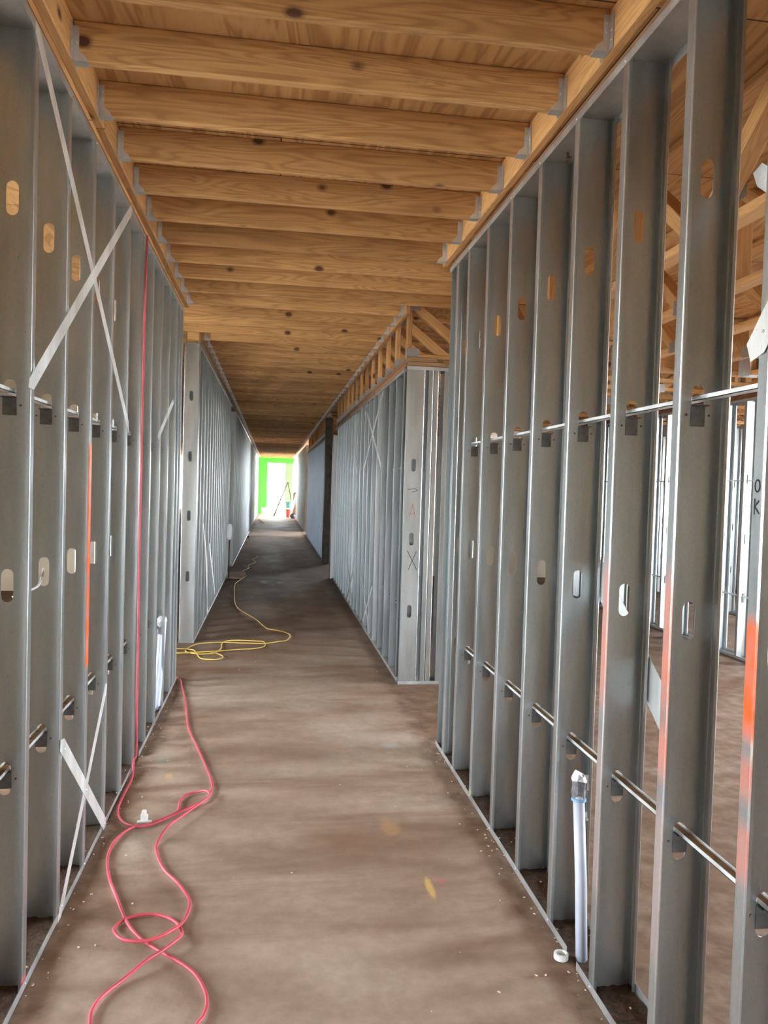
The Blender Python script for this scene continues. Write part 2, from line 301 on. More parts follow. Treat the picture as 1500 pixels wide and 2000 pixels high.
# end of the corridor: lime green partition, then the outer framed wall with daylight between its posts
g = empty('green_wall', (0, 43.9, 0)); g['kind'] = 'structure'
obj('wall_panel', BM((-1.0, -.30, 0, .12, 0, 3.22)), GREEN, g); obj('header', BM((-.30, 1.15, 0, .12, 2.85, 3.2)), GREEN, g)
struct('wall_end', BM((XL_OUT, -2.6, Y_END-.1, Y_END, 0, DECK), (3.4, XR_OUT, Y_END-.1, Y_END, 0, DECK)), CREAM)
struct('trim_1', BM((-2.6, 3.4, 49.7, 49.84, 2.72, 2.80), (-2.6, 3.4, 49.7, 49.84, 0, .05), (-2.6, 3.4, 49.7, 49.84, 3.15, DECK)), PALEW)
for i, x in enumerate((-1.8, -.95, -.12, .46, 1.3, 1.9)):
    tag(obj('timber_post', BM((x-.025, x+.025, 49.7, 49.84, .05, 2.72)), PALEW), 'thin pale timber post in the bright outer wall, %s from the left' % ORD[i], 'post', 'posts of the bright outer wall')
tag(lumber('diagonal_brace', (-.95, 49.69, .05), (1.3, 49.69, 2.72), .02, .09, PALEW), 'pale diagonal brace across the bright opening left of the green column', 'brace')
tag(lumber('diagonal_brace', (1.3, 49.69, 2.55), (1.9, 49.69, 1.7), .02, .05, PALEW), 'short pale brace in the bright opening right of the green column', 'brace')
tag(obj('green_column', bev(BM((.72, 1.15, 46.2, 46.5, 0, 2.95)), .02), plain('pale_green_panel', (.22, .60, .17), .6, 0, .1, 3)), 'pale green square column beyond the lime green header', 'column')

# ------------------------------------------------------------------ steel studs
D, FL, LP, T = .152, .041, .013, .0016
def stud_bm(h, holes, lips=True):
    bm = bmesh.new(); rr = .004
    # web with stadium punch-outs, at y = FL, from x = rr to D-rr
    hw, hh = .019, .055; xs = (rr, D/2-.024, D/2+.024, D-rr)
    zs = [0]; 
    for z in holes: zs += [z-hh-.006, z+hh+.006]
    zs.append(h)
    vv = {}
    def V(x, z):
        k = (round(x, 5), round(z, 5))
        if k not in vv: vv[k] = bm.verts.new((x, FL, z))
        return vv[k]
    for i in range(len(zs)-1):
        for j in range(3):
            if j == 1 and i % 2 == 1:
                zc = holes[(i-1)//2]; arc = []
                for k in range(7): a = PI*k/6; arc.append((D/2+hw*math.cos(a), zc+hh-hw+hw*math.sin(a)))
                for k in range(7): a = PI+PI*k/6; arc.append((D/2+hw*math.cos(a), zc-hh+hw+hw*math.sin(a)))
                A = [V(*p) for p in arc]; c = [V(xs[2], zs[i+1]), V(xs[1], zs[i+1]), V(xs[1], zs[i]), V(xs[2], zs[i])]
                for k in range(3): bm.faces.new((c[0], A[k], A[k+1]) if 0 else (c[0], A[k+1], A[k]))
                bm.faces.new((c[0], c[1], A[3]))
                for k in range(3, 6): bm.faces.new((c[1], A[k+1], A[k]))
                bm.faces.new((c[1], c[2], A[7], A[6]))
                for k in range(7, 10): bm.faces.new((c[2], A[k+1], A[k]))
                bm.faces.new((c[2], c[3], A[10]))
                for k in range(10, 13): bm.faces.new((c[3], A[k+1], A[k]))
                bm.faces.new((c[3], c[0], A[0], A[13]))
            else: bm.faces.new((V(xs[j], zs[i]), V(xs[j+1], zs[i]), V(xs[j+1], zs[i+1]), V(xs[j], zs[i+1])))
    # flanges with rolled corners and return lips
    for s in (0, 1):
        f = (lambda x: x) if s == 0 else (lambda x: D-x)
        prof = [(rr, FL), (rr*.3, FL-rr*.3), (0, FL-rr), (0, rr), (rr*.3, rr*.3), (rr, 0), (LP, 0)]
        zl = zs; cols = [[bm.verts.new((f(x), y, z)) for z in zl] if i else [V(f(x), z) for z in zl] for i, (x, y) in enumerate(prof)]
        for a, b in zip(cols, cols[1:]):
            for k in range(len(zl)-1): bm.faces.new((a[k], b[k], b[k+1], a[k+1]))
    bmesh.ops.recalc_face_normals(bm, faces=bm.faces)
    bmesh.ops.solidify(bm, geom=list(bm.faces), thickness=T)
    return bm
HT = [.695, 1.33, 1.945, 2.575]; HS = [.63, 1.25, 1.88]
protos = {}
for nm, h, hs in (('tall', 3.112, HT), ('short', 2.715, HS)):
    o = obj('metal_stud', stud_bm(h, hs), STEEL); protos[nm] = o.data; bpy.data.objects.remove(o)
def screw_mesh():
    bm = bmesh.new(); bmesh.ops.create_icosphere(bm, subdivisions=1, radius=.0045); return bm
o = obj('screw', screw_mesh(), BRIGHT); SCREW = o.data; bpy.data.objects.remove(o)
def clip_bm():
    bm = BM((D/2-.021, D/2+.021, FL-.006, FL-.003, -.062, -.004), (D/2-.021, D/2+.021, FL-.03, FL-.003, -.006, -.003))
    for dx in (-.034, .034): 
        r = bmesh.ops.create_icosphere(bm, subdivisions=1, radius=.004)['verts']
        for v in r: v.co += Vector((D/2+dx, FL-.004, -.03))
    return bm
o = obj('bridging_clip', clip_bm(), DULL); CLIP = o.data; bpy.data.objects.remove(o)
def link(name, me, parent=None, loc=None):
    o = bpy.data.objects.new(name, me); C.objects.link(o)
    if parent: o.parent = parent
    if loc: o.location = loc
    return o
def stud(x, y, kind='tall', rot=0, label='', group=None, screws=None, clips=(), mat=None, z=.002):
    o = link('metal_stud', protos[kind]); o.location = (x, y, z); o.rotation_euler = (0, 0, rot)
    if mat: o.material_slots[0].link = 'OBJECT'; o.material_slots[0].material = mat
    if screws is not None:
        h = 3.095 if kind == 'tall' else 2.70
        for sz in (.018, h): link('screw', SCREW, o, (screws, .02, sz))
    for cz in clips: link('bridging_clip', CLIP, o, (0, 0, cz))
    tag(o, label, 'stud', group); return o
ORG = (.85, .13, .02); PNK = (.62, .06, .09)
SP = .4064; XL, XR = -.77, 1.105
# near left wall: 2.61 + k*SP, corridor face at XL
G = 'studs of the near left wall'
special = {0: steel('steel_red_base', paint=[(-.1, .055, .9, PNK, D, .02)]), 1: steel('steel_pink_base', paint=[(-.1, .05, .5, PNK, D, .02)]),
           2: steel('steel_orange_stripe', paint=[(.86, 1.85, 1.0, ORG, D, .04)])}
notes = {-1: 'stud nearest the left edge of the picture, only its web showing', 0: 'near left wall stud with a red painted foot, under the long strap top',
         1: 'near left wall stud with a pink foot, second from the camera', 2: 'left wall stud with a bright orange sprayed stripe',
         5: 'near left wall stud with the red hose hanging beside it', 9: 'near left wall stud behind the taped pale pipes'}
for k in range(-5, 10):
    lab = notes.get(k, 'galvanised stud of the near left wall, %s from the camera' % ORD[k] if k >= 0 else 'galvanised stud of the near left wall, outside the picture beside the camera')
    y = 2.61+k*SP
    stud(XL-D, y, 'tall', 0, lab, G, screws=D+.002, clips=(1.945, .725) if -1 <= k < 9 else (), mat=special.get(k))
stud(XL-D, 6.63, 'tall', 0, 'last stud of the near left wall, at its corner by the doorway', G, screws=D+.002)
stud(XL-D, 6.46, 'tall', 0, 'stud doubled close before the corner stud of the near left wall', G, screws=D+.002)
# second left wall, from y 8.25
G = 'studs of the second left wall'
for k in range(16):
    y = 8.25-FL+k*SP
    if k == 0:
        o = stud(XL, 8.25, 'tall', 0, 'end stud of the second left wall, its slotted web facing the camera', G); o.rotation_euler = (0, 0, PI); o.location = (XL-.012, 8.25+FL, .002)
        jb = stud(XL-D-.05, 8.25, 'tall', 0, 'jamb stud beside the slotted end stud at the left doorway', G); jb.rotation_euler = (0, 0, PI/2)
    else: stud(XL-.012-D, y+.05, 'tall', 0, 'galvanised stud of the second left wall, %s from the doorway' % ORD[k], G, screws=D+.002 if k < 4 else None, mat=GRIMY_SHADED)
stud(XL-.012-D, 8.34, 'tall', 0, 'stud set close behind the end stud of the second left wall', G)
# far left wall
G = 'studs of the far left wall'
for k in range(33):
    stud(XL-D, 15.9+k*SP, 'tall', 0, 'galvanised stud of the far left wall, %s from its near end' % ORD[k], G, mat=GRIMY_SHADED)
# near right wall
G = 'studs of the near right wall'
special = {0: steel('steel_faint_orange_a', paint=[(.93, 1.5, .55, ORG, 0, .12), (.3, .93, .2, (.7, .3, .2), 0, .1)]), -1: steel('steel_faint_orange_b', paint=[(1.0, 1.53, .62, ORG, 0, .15), (.84, 1.1, .55, ORG, 0, .1), (.3, .85, .25, (.7, .3, .2), 0, .1)]),
           -2: steel('steel_orange_c', paint=[(1.1, 1.43, 1.0, ORG, 0, .05), (.95, 1.12, .65, ORG, 0, .08), (.76, .95, .55, ORG, 0, .06)]), 4: steel('steel_yellow_foot', paint=[(-.1, .07, .6, (.62, .62, .12), 0, .04)])}
notes = {-2: 'stud at the right edge with OK written on it and an orange sprayed band', -1: 'widest stud of the near right wall, with a faint orange streak',
         0: 'near right wall stud standing just behind the grey conduit, with a faint orange line', 1: 'near right wall stud whose foot meets the track before its gap, left of the conduit',
         4: 'near right wall stud with a yellow-green foot'}
RS = {}
for k in range(-5, 6):
    lab = notes.get(k, 'galvanised stud of the near right wall, %s beyond the conduit' % ORD[k-1] if k > 0 else 'galvanised stud of the near right wall, outside the picture beside the camera')
    RS[k] = stud(XR, 2.41+k*SP+(.022 if k == -2 else 0), 'tall', 0, lab, G, screws=-.002, clips=(1.945, .725), mat=special.get(k))
stud(XR, 4.72, 'tall', 0, 'stud set close against the jamb at the end of the near right wall', G, screws=-.002)
o = stud(XR, 4.905, 'tall', -PI/2, 'jamb stud ending the near right wall, its open side toward the corridor', G)
# second right wall (lower, under the trusses)
G = 'studs of the second right wall'
EX = steel('steel_end_face')
e2 = stud(XR+D, 6.48+FL, 'short', PI, 'end stud of the second right wall marked with arrow, red A and black X', G, mat=EX)
for k in range(18):
    st = special_r = None
    lab = 'galvanised stud of the second right wall, %s from its marked end' % ORD[k+1] if k < 12 else 'galvanised stud of the second right wall, %s from its marked end' % ORD[k+1]
    mt = MIDR
    if k in (4, 10): 
        mt = steel('steel_pink_line_%d' % k, paint=[(.8, 1.7, .35, (.7, .25, .2), 0, .2)]); lab = 'second right wall stud with a faint pink line, %s one' % ('nearer' if k == 4 else 'farther')
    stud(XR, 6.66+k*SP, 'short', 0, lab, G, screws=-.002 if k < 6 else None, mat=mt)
for i, x in enumerate((1.29, 1.336, 1.425, 1.53)):
    stud(x, 6.48, 'short', 0, 'narrow stud of the corner beside the marked end stud, %s from it' % ORD[i], G).rotation_euler = (0, 0, PI/2)
    C.objects[-1].location = (x+FL, 6.482, .002)
# third right wall
G = 'studs of the third right wall'
for k in range(22):
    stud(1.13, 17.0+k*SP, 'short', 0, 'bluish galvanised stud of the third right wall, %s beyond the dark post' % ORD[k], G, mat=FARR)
tag(obj('steel_post', bev(BM((1.10, 1.24, 16.62, 16.9, 0, 3.14)), .006), DARKSTEEL), 'dark weathered post standing between the second and third right walls', 'post')
tag(obj('door_jamb', BM((1.06, 1.10, 13.98, 14.05, .0, 2.6), (1.06, 1.065, 13.9, 14.05, 0, 2.6), (1.10, 1.25, 14.045, 14.05, 0, 2.6)), STEEL_B), 'pale steel jamb at the far end of the second right wall', 'door jamb')
# far right boards and studs, far left boards
struct('wall_right_far', BM((1.16, 1.30, 28.0, 37.3, 0, 3.12)), GYP)
struct('wall_left_far', BM((-.93, -.79, 29.4, 36.0, 0, 3.13), (-.93, -.80, 36.1, 43.8, 0, 3.13)), GYP)
for k in range(14): stud(1.17, 37.8+k*SP, 'short', 0, 'pale stud of the last right wall, %s beyond the pale boards' % ORD[k], 'studs of the last right wall')
# parallel wall seen through the near right wall
G = 'studs of the wall across the right room'
for k in range(13):
    stud(4.85, 7.03+k*SP, 'short', 0, 'galvanised stud across the right room, %s from its near end' % ORD[k], G)
for k in range(12): stud(6.6, 8.0+k*SP, 'short', 0, 'dim stud of the farthest wall in the right room, %s from its near end' % ORD[k], 'studs of the farthest right wall')
for k in range(14): stud(-3.4, 1.2+k*SP, 'tall', 0, 'stud of the wall across the left room, %s from the camera' % ORD[k], 'studs of the wall across the left room')
struct('wall_room', BM((2.6, 8.5, 14.6, 14.75, 0, 2.7)), CREAM)
struct('wall_side', BM((-5.5, -2.6, 12.0, 12.15, 0, 3.1)), CREAM)

# ------------------------------------------------------------------ tracks
def track(name, x, y0, y1, z, top, label, group, mat=STEEL_B, w=D+.004, lip=.031, axis='y'):
    t = .0016; L = y1-y0; s = -1 if top else 1
    zb = (z-t, z) if top else (z, z+t)
    zl = (z-lip, z) if top else (z, z+lip)
    bx = [(0, w, 0, L, *zb), (0, t, 0, L, *zl), (w-t, w, 0, L, *zl)]
    bm = BM(*bx); o = obj(name, bm, mat)
    if axis == 'y': o.location = (x, y0, 0)
    else: o.location = (y0, x, 0); o.rotation_euler = (0, 0, -PI/2); o.location = (y0, x+w, 0)
    return tag(o, label, 'track', group)
GT, GB = 'top tracks of the stud walls', 'bottom tracks of the stud walls'
e = .002
track('top_track', XL-D-e, .4, 6.69, 3.116, True, 'steel top track of the near left wall, under the ledger', GT)
track('top_track', XR-e, .3, 4.95, 3.116, True, 'steel top track of the near right wall, under the ledger', GT)
track('top_track', XL-.012-D-e, 8.24, 14.8, 3.116, True, 'steel top track of the second left wall', GT)
track('top_track', XL-D-e, 15.8, 29.3, 3.116, True, 'steel top track of the far left wall', GT)
track('top_track', XR-e, 6.64, 14.1, 2.72, True, 'steel top track of the second right wall, under the trusses', GT)
track('top_track', 6.476, 1.10, 1.62, 2.72, True, 'short top track across the marked end of the second right wall', GT, axis='x')
track('top_track', 1.128, 16.95, 26.1, 2.72, True, 'steel top track of the third right wall', GT)
track('top_track', 4.848, 6.95, 12.2, 2.72, True, 'top track of the wall across the right room', GT)
track('top_track', 6.598, 7.9, 12.8, 2.72, True, 'top track of the farthest stud wall in the right room', GT)
track('floor_track', XL-D-e, .4, 4.63, .0005, False, 'bottom track of the near left wall, its long piece nearest the camera', GB)
track('floor_track', XL-D-e, 4.83, 5.62, .0005, False, 'short bottom track of the near left wall past the gap where the hose lies', GB)
track('floor_track', XL-D-e, 5.64, 6.69, .0005, False, 'last bottom track piece of the near left wall, ending at the corner', GB)
track('floor_track', XR-e, .3, 2.55, .0005, False, 'bottom track of the near right wall, camera side of the conduit gap', GB)
track('floor_track', XR-e, 2.64, 4.95, .0005, False, 'bottom track of the near right wall, beyond the conduit gap', GB)
track('floor_track', XL-.012-D-e, 8.24, 14.8, .0005, False, 'bottom track of the second left wall', GB)
track('floor_track', XL-D-e, 15.8, 29.3, .0005, False, 'bottom track of the far left wall', GB)
track('floor_track', XR-e, 6.64, 13.9, .0005, False, 'bottom track of the second right wall', GB)
track('floor_track', 6.476, 1.10, 1.62, .0005, False, 'short bottom track across the marked end of the second right wall', GB, axis='x')
track('floor_track', 1.128, 16.95, 26.1, .0005, False, 'bottom track of the third right wall', GB)
track('floor_track', 4.848, 6.95, 12.2, .0005, False, 'bottom track of the wall across the right room', GB)
track('floor_track', 6.598, 7.9, 12.8, .0005, False, 'bottom track of the farthest stud wall in the right room', GB)

# ------------------------------------------------------------------ bridging channels and straps
def channel(x, y0, y1, z, label):
    bm = BM((-.017, .017, 0, y1-y0, 0, .002), (-.017, -.015, 0, y1-y0, 0, .013), (.015, .017, 0, y1-y0, 0, .013))
    o = obj('bridging_channel', bm, BRIGHT); o.location = (x, y0, z); tag(o, label, 'channel', 'bridging channels through the stud slots')
    d = obj('dust_fill', BM((-.015, .015, 0, y1-y0, .002, .004)), DUST, o)
    return o
channel(XR+D/2, .3, 4.7, .725, 'low bridging channel through the near right wall, brown dust in its groove')
channel(XR+D/2, .3, 4.7, 1.955, 'high bridging channel through the near right wall')
channel(XL-D/2, .4, 4.9, .725, 'low bridging channel through the near left wall')
channel(XL-D/2, .4, 4.9, 1.955, 'high bridging channel through the near left wall')
channel(XR+D/2, 6.7, 13.5, .61, 'low bridging channel through the second right wall')
channel(XR+D/2, 6.7, 13.5, 1.86, 'high bridging channel through the second right wall')
channel(4.85+D/2, 7.0, 12, .64, 'low bridging channel in the wall across the right room')
channel(4.85+D/2, 7.0, 12, 1.86, 'high bridging channel in the wall across the right room')
def strap(x, y0, z0, y1, z1, side, label, wd=.052, screws=3):
    a = Vector((x, y0, z0)); b = Vector((x, y1, z1)); d = (b-a).normalized(); nrm = Vector((0, -d.z, d.y))*wd/2; th = Vector((.0013*side, 0, 0))
    tip = nrm*.1
    pts = [a-d*.012+nrm*.2, a+d*.03+nrm, b-d*.03+nrm, b+d*.012-nrm*.2, b-d*.01-nrm, a+d*.01-nrm]
    bm = bmesh.new(); A = [bm.verts.new(p) for p in pts]; B = [bm.verts.new(p+th) for p in pts]
    bm.faces.new(A); bm.faces.new(B[::-1])
    for i in range(6): bm.faces.new((A[i], A[(i+1) % 6], B[(i+1) % 6], B[i]))
    o = obj('strap_brace', bm, BRIGHT); tag(o, label, 'strap brace', 'flat diagonal strap braces')
    for k in range(screws): t = (k+.12)/(screws-.76); p = a+(b-a)*t; link('screw', SCREW, o, (p.x+.0015*side, p.y, p.z))
strap(XL+.003, 2.60, 3.10, 4.28, 1.96, 1, 'strap on the left wall running down away from the camera to the bridging')
strap(XL+.005, 4.24, 3.10, 2.58, 1.97, 1, 'strap on the left wall rising away toward the ledger, crossing in front')
strap(XL+.005, 3.02, .69, 3.86, .0, 1, 'low strap on the left wall sloping down away from the camera', .06)
strap(XL+.003, 3.83, .70, 3.03, .0, 1, 'low strap on the left wall, thin crossing one that ends at a pink foot', .05)
strap(XL+.003, 5.35, 1.98, 6.1, 2.3, 1, 'short strap end near the corner of the near left wall', .05)
strap(XR-.003, 7.92, 2.67, 9.45, 1.90, -1, 'high strap on the second right wall sloping down from the marked end')
strap(XR-.005, 7.90, 1.90, 9.46, 2.67, -1, 'high strap on the second right wall rising away from the marked end')
strap(XR-.003, 8.35, .60, 9.15, .05, -1, 'low strap on the second right wall sloping away from the marked end')
strap(XR-.005, 9.35, .60, 8.45, .05, -1, 'low strap on the second right wall crossing the nearer one')
strap(XR-.003, 10.15, 2.66, 11.1, 1.86, -1, 'farther high strap on the second right wall, sloping away')
strap(XR-.005, 10.2, 1.86, 11.1, 2.66, -1, 'farther high strap on the second right wall, rising away')
strap(XR-.003, 10.3, .60, 11.1, .05, -1, 'farther low strap on the second right wall, sloping away')
strap(XR-.005, 11.15, .60, 10.3, .05, -1, 'farther low strap on the second right wall, crossing')
strap(XR-.003, 1.68, 2.02, .9, 2.95, -1, 'strap end screwed to the stud marked OK at the right edge', .07)
strap(XR+D+.004, 2.95, 1.45, 2.25, .95, 1, 'pale wide strap behind the near right wall, seen through the gaps', .13)
strap(XR+D+.004, 1.94, 2.56, 1.2, 2.0, 1, 'pale strap tip behind the near right wall at the right edge', .055)
strap(XL-.009, 10.0, .9, 11.2, .1, 1, 'low strap on the second left wall')

# ------------------------------------------------------------------ ledgers, plates
JZ = 3.145; JH = .14
def lum_y(name, x, y0, y1, z, wx, wz, mat, label, cat, group=None):
    return tag(lumber(name, (x, y0, z), (x, y1, z), wx, wz, mat), label, cat, group)
ZC = JZ+JH/2
lum_y('ledger_board', -.749, 3.42, 6.72, ZC-.002, .038, JH, PINE_L, 'timber ledger over the near left wall, its farther piece ending at the doorway', 'ledger', 'ledgers carrying the joists')
lum_y('ledger_board', -.747, .2, 3.405, ZC+.0, .038, JH+.004, PINE_L, 'timber ledger over the near left wall, the piece nearest the camera', 'ledger', 'ledgers carrying the joists')
lum_y('ledger_board', 1.084, .2, 5.02, ZC, .038, JH, PINE_L, 'timber ledger over the near right wall', 'ledger', 'ledgers carrying the joists')
lum_y('ledger_board', -.749, 8.2, 43.8, ZC, .038, JH, PINE_L, 'long timber ledger over the second and far left walls', 'ledger', 'ledgers carrying the joists')
lum_y('ledger_board', 1.084, 6.42, 43.8, ZC, .038, JH, PINE_L, 'long timber ribbon board nailed along the truss ends on the right', 'ledger', 'ledgers carrying the joists')
def plate(x, y0, y1, z, n, label, mat=PINE_D, h=.038, w=.15):
    for i in range(n):
        lum_y('top_plate', x, y0+(.0 if i else .0), y1-(.35 if i else 0), z+h/2+i*h, w, h-.001, mat, label % ('lower' if i == 0 else 'upper'), 'plate', 'timber plates on the stud walls')
plate(XL-D/2-.005, .3, 6.68, 3.117, 1, '%s weathered plate on the near left wall, lying on its top track', PINE_D, .028)
plate(XR+D/2+.005, .3, 4.95, 3.117, 1, '%s weathered plate on the near right wall, lying on its top track', PINE_D, .028)
plate(XL-D/2, 8.23, 29.3, 3.117, 1, '%s plate on the second and far left walls', PINE_D, .028)
plate(XR+D/2, 6.64, 14.15, 2.721, 2, '%s timber plate on the second right wall, under the trusses', pine('reddish_plate', (.42, .22, .11), (.22, .10, .045), stain=.4))
plate(1.13+D/2, 16.95, 26.1, 2.721, 2, '%s timber plate on the third right wall', PINE_D)
plate(4.85+D/2, 6.95, 12.2, 2.721, 2, '%s reddish plate on the wall across the right room', pine('redder_plate', (.30, .13, .07), (.16, .06, .03), stain=.3))
tag(lumber('top_plate', (1.11, 6.555, 2.74), (1.6, 6.555, 2.74), .15, .037, PINE_D), 'lower plate block over the marked end of the second right wall', 'plate')
tag(lumber('top_plate', (1.11, 6.555, 2.778), (1.36, 6.555, 2.778), .15, .037, PINE_D), 'upper plate block over the marked end, cut short', 'plate')

# ------------------------------------------------------------------ joists with hangers
def hanger_bm():
    """face-mount hanger: seat, stepped sides, nailing flanges; origin at ledger face, joist centre, joist underside; joist runs +x"""
    bm = bmesh.new(); t = .0015
    box(bm, 0, .052, -.0205, .0205, -t, 0)
    for s in (-1, 1):
        y = s*.0198
        prof = [(0, 0), (.052, 0), (.044, .016), (.022, .034), (.022, .118), (0, .118)]
        A = [bm.verts.new((x, y, z)) for x, z in prof]; B = [bm.verts.new((x, y+s*t, z)) for x, z in prof]
        bm.faces.new(A); bm.faces.new(B)
        for i in range(6): bm.faces.new((A[i], A[(i+1) % 6], B[(i+1) % 6], B[i]))
        box(bm, 0, t, min(y, y+s*.03), max(y, y+s*.03), 0, .118)
        for z in (.03, .06, .095):
            r = bmesh.ops.create_icosphere(bm, subdivisions=1, radius=.0045)['verts']
            for v in r: v.co += Vector((.002, y+s*.017, z))
        for z in (.06, .09):
            r = bmesh.ops.create_icosphere(bm, subdivisions=1, radius=.0045)['verts']
            for v in r: v.co += Vector((.014, y+s*.002, z))
    return bm
o = obj('joist_hanger', hanger_bm(), HANG); HGM = o.data; bpy.data.objects.remove(o)
def joist(y, xa, xb, label, hl=True, hr=True):
    o = lumber('ceiling_joist', (xa, y, ZC), (xb, y, ZC), .038, JH, PINE)
    cx = (xa+xb)/2
    if hl: h = link('joist_hanger', HGM, o); h.location = (xa-cx, 0, -JH/2)
    if hr: h = link('joist_hanger', HGM, o); h.location = (xb-cx, 0, -JH/2); h.rotation_euler = (0, 0, PI)
    return tag(o, label, 'joist', 'joists of the corridor ceiling')
JL, JRt = -.728, 1.063
n = 0; y = 2.897-3*SP; k = -3
while y < 43.7:
    lab = ('pine ceiling joist crossing the corridor, %s from the top of the picture' % ORD[k+1]) if -1 <= k <= 45 else 'pine ceiling joist far down the corridor, beyond the dark post'
    if k < -1: lab = 'pine ceiling joist above and behind the top edge of the picture'
    if 10 <= k <= 12: joist(y, -1.52, JRt if y > 6.4 else 1.55, lab.replace('crossing the corridor', 'running past the left doorway'), False, y > 6.4)
    elif 6 <= k <= 8 and y > 5.0: joist(y, JL, 1.60, lab, True, False)
    else:
        joist(y, JL, JRt, lab)
    y += SP; k += 1
tag(lumber('header_beam', (-1.55, 6.5, ZC), (-1.55, 8.4, ZC), .06, JH, PINE_L), 'timber beam beyond the left doorway at the joist ends', 'beam')
tag(lumber('header_beam', (1.65, 4.7, ZC), (1.65, 6.5, ZC), .06, JH, PINE_L), 'timber beam beyond the right opening at the joist ends', 'beam')
tag(lumber('door_header', (-.90, 8.16, 3.19), (-.78, 8.16, 3.19), .038, .12, PINE), 'short timber block over the end of the second left wall', 'block')
# short timber block under the first far joist at the right opening
# ------------------------------------------------------------------ floor trusses
NP = plain('nail_plate', (.40, .41, .42), .4, .8, .25, 90)
def npl_bm(wd=.11, hg=.085):
    bm = BM((-wd/2, wd/2, -.001, .001, -hg/2, hg/2))
    return bm
o = obj('nail_plate', npl_bm(), NP); NPM = o.data; bpy.data.objects.remove(o)
def truss(L, zb, zt, label, group, webs=None, place=None, endpair=False, th=.089):
    """flat truss along local +x, origin at one end at floor level"""
    r = empty('floor_truss'); tag(r, label, 'truss', group)
    c = .038
    lumber('top_chord', (0, 0, zt-c/2), (L, 0, zt-c/2), th, c, TRUSSW, r); lumber('bottom_chord', (0, 0, zb+c/2), (L, 0, zb+c/2), th, c, TRUSSW, r)
    def V(x, w=.038): lumber('vertical_web', (x, 0, zb+c), (x, 0, zt-c), th, w, TRUSSW, r, up=(1, 0, 0))
    def PL(x, z, ry=0):
        for s in (-1, 1):
            p = link('nail_plate', NPM, r, (x, s*(th/2+.001), z)); p.rotation_euler = (0, ry, 0)
    V(.02); 
    if endpair: V(.06)
    V(L-.02); x = .04; up = False; step = .58; m = 0
    PL(.05, zt-.04); PL(.05, zb+.04)
    while x+step < L-.05:
        z0, z1 = (zb+c, zt-c) if up else (zt-c, zb+c)
        lumber('diagonal_web', (x+.02, 0, z0), (x+step-.02, 0, z1), th-.002, .07, TRUSSW, r, up=(0, 0, 1) )
        PL(x+step, z1+(.01 if up else -.01)); x += step; up = not up; m += 1
        if m % 2 == 0: V(x+.03)
    if place: r.location, r.rotation_euler = place[0], (0, 0, place[1])
    return r
G = 'floor trusses bearing on the second right wall'
for k in range(13):
    truss(3.6, 2.798, 3.283, 'floor truss on the second right wall, %s from its marked end' % ORD[k], G, place=((1.108, 6.60+k*.6, 0), 0))
for k in range(13):
    truss(3.6, 2.798, 3.283, 'floor truss over the third right wall, %s beyond the dark post' % ORD[k], 'floor trusses bearing on the third right wall', place=((1.135, 17.1+k*.7, 0), 0))
for k in range(8):
    truss(3.5, 2.798, 3.283, 'floor truss beyond the wall across the right room, %s from the camera' % ORD[k], 'floor trusses beyond the right room', place=((4.9, 7.2+k*.6, 0), 0))
for k, x in enumerate((1.80, 2.38, 2.98, 3.58, 4.18, 4.78)):
    truss(6.2, 2.77, 3.283, 'floor truss over the right room running away from the camera, %s from the corridor' % ORD[k], 'floor trusses over the right room', place=((x, .2, 0), PI/2))
tag(lumber('girder_beam', (1.7, 6.47, 3.03), (8.4, 6.47, 3.03), .09, .50, TRUSSW), 'deep timber girder at the far end of the right room trusses', 'girder')
for k, x in enumerate((1.80, 2.38, 2.98, 3.58, 4.18)):
    bm = BM((-.05, .05, -.12, 0, -.003, 0), (-.053, -.05, -.12, 0, 0, .16), (.05, .053, -.12, 0, 0, .16), (-.09, -.05, -.003, 0, 0, .2), (.05, .09, -.003, 0, 0, .2))
    o = obj('truss_hanger', bm, HANG); o.location = (x, 6.424, 2.768); tag(o, 'grey steel hanger holding a truss end at the girder, %s from the corridor' % ORD[k], 'hanger', 'truss hangers on the girder')

# ------------------------------------------------------------------ marks written on the studs
def stroke(bm, pts, wd, plane, off):
    """flat pen stroke; plane 'xz' at y=off or 'yz' at x=off"""
    for a, b in zip(pts, pts[1:]):
        a, b = Vector(a), Vector(b); d = (b-a).normalized(); nn = Vector((-d.y, d.x))*wd/2; a2, b2 = a-d*wd*.3, b+d*wd*.3
        q = [a2+nn, b2+nn, b2-nn, a2-nn]
        V3 = (lambda p, e=0: (p.x, off-e, p.y)) if plane == 'xz' else (lambda p, e=0: (off-e, p.x, p.y))
        A = [bm.verts.new(V3(p)) for p in q]; B = [bm.verts.new(V3(p, .0006)) for p in q]
        bm.faces.new(A); bm.faces.new(B[::-1])
        for i in range(4): bm.faces.new((A[i], A[(i+1) % 4], B[(i+1) % 4], B[i]))
def mark(name, strokes, wd, mat, parent, plane, off, label):
    bm = bmesh.new()
    for s in strokes: stroke(bm, s, wd, plane, off)
    o = obj(name, bm, mat); o.parent = parent; o.matrix_parent_inverse = parent.matrix_world.inverted(); o['label'] = label; return o
bpy.context.view_layer.update()
YF = 6.4795
mark('drawn_arrow', [[(1.135, 1.675), (1.20, 1.682), (1.222, 1.668), (1.175, 1.652)]], .004, INK, e2, 'xz', YF, 'black hand-drawn arrow')
mark('drawn_letter', [[(1.158, 1.44), (1.182, 1.55), (1.208, 1.44)], [(1.165, 1.46), (1.205, 1.475)]], .003, REDINK, e2, 'xz', YF, 'thin red letter A')
mark('drawn_cross', [[(1.150, 1.15), (1.235, .99)], [(1.228, 1.15), (1.162, .99)]], .005, INK, e2, 'xz', YF, 'black hand-drawn X')
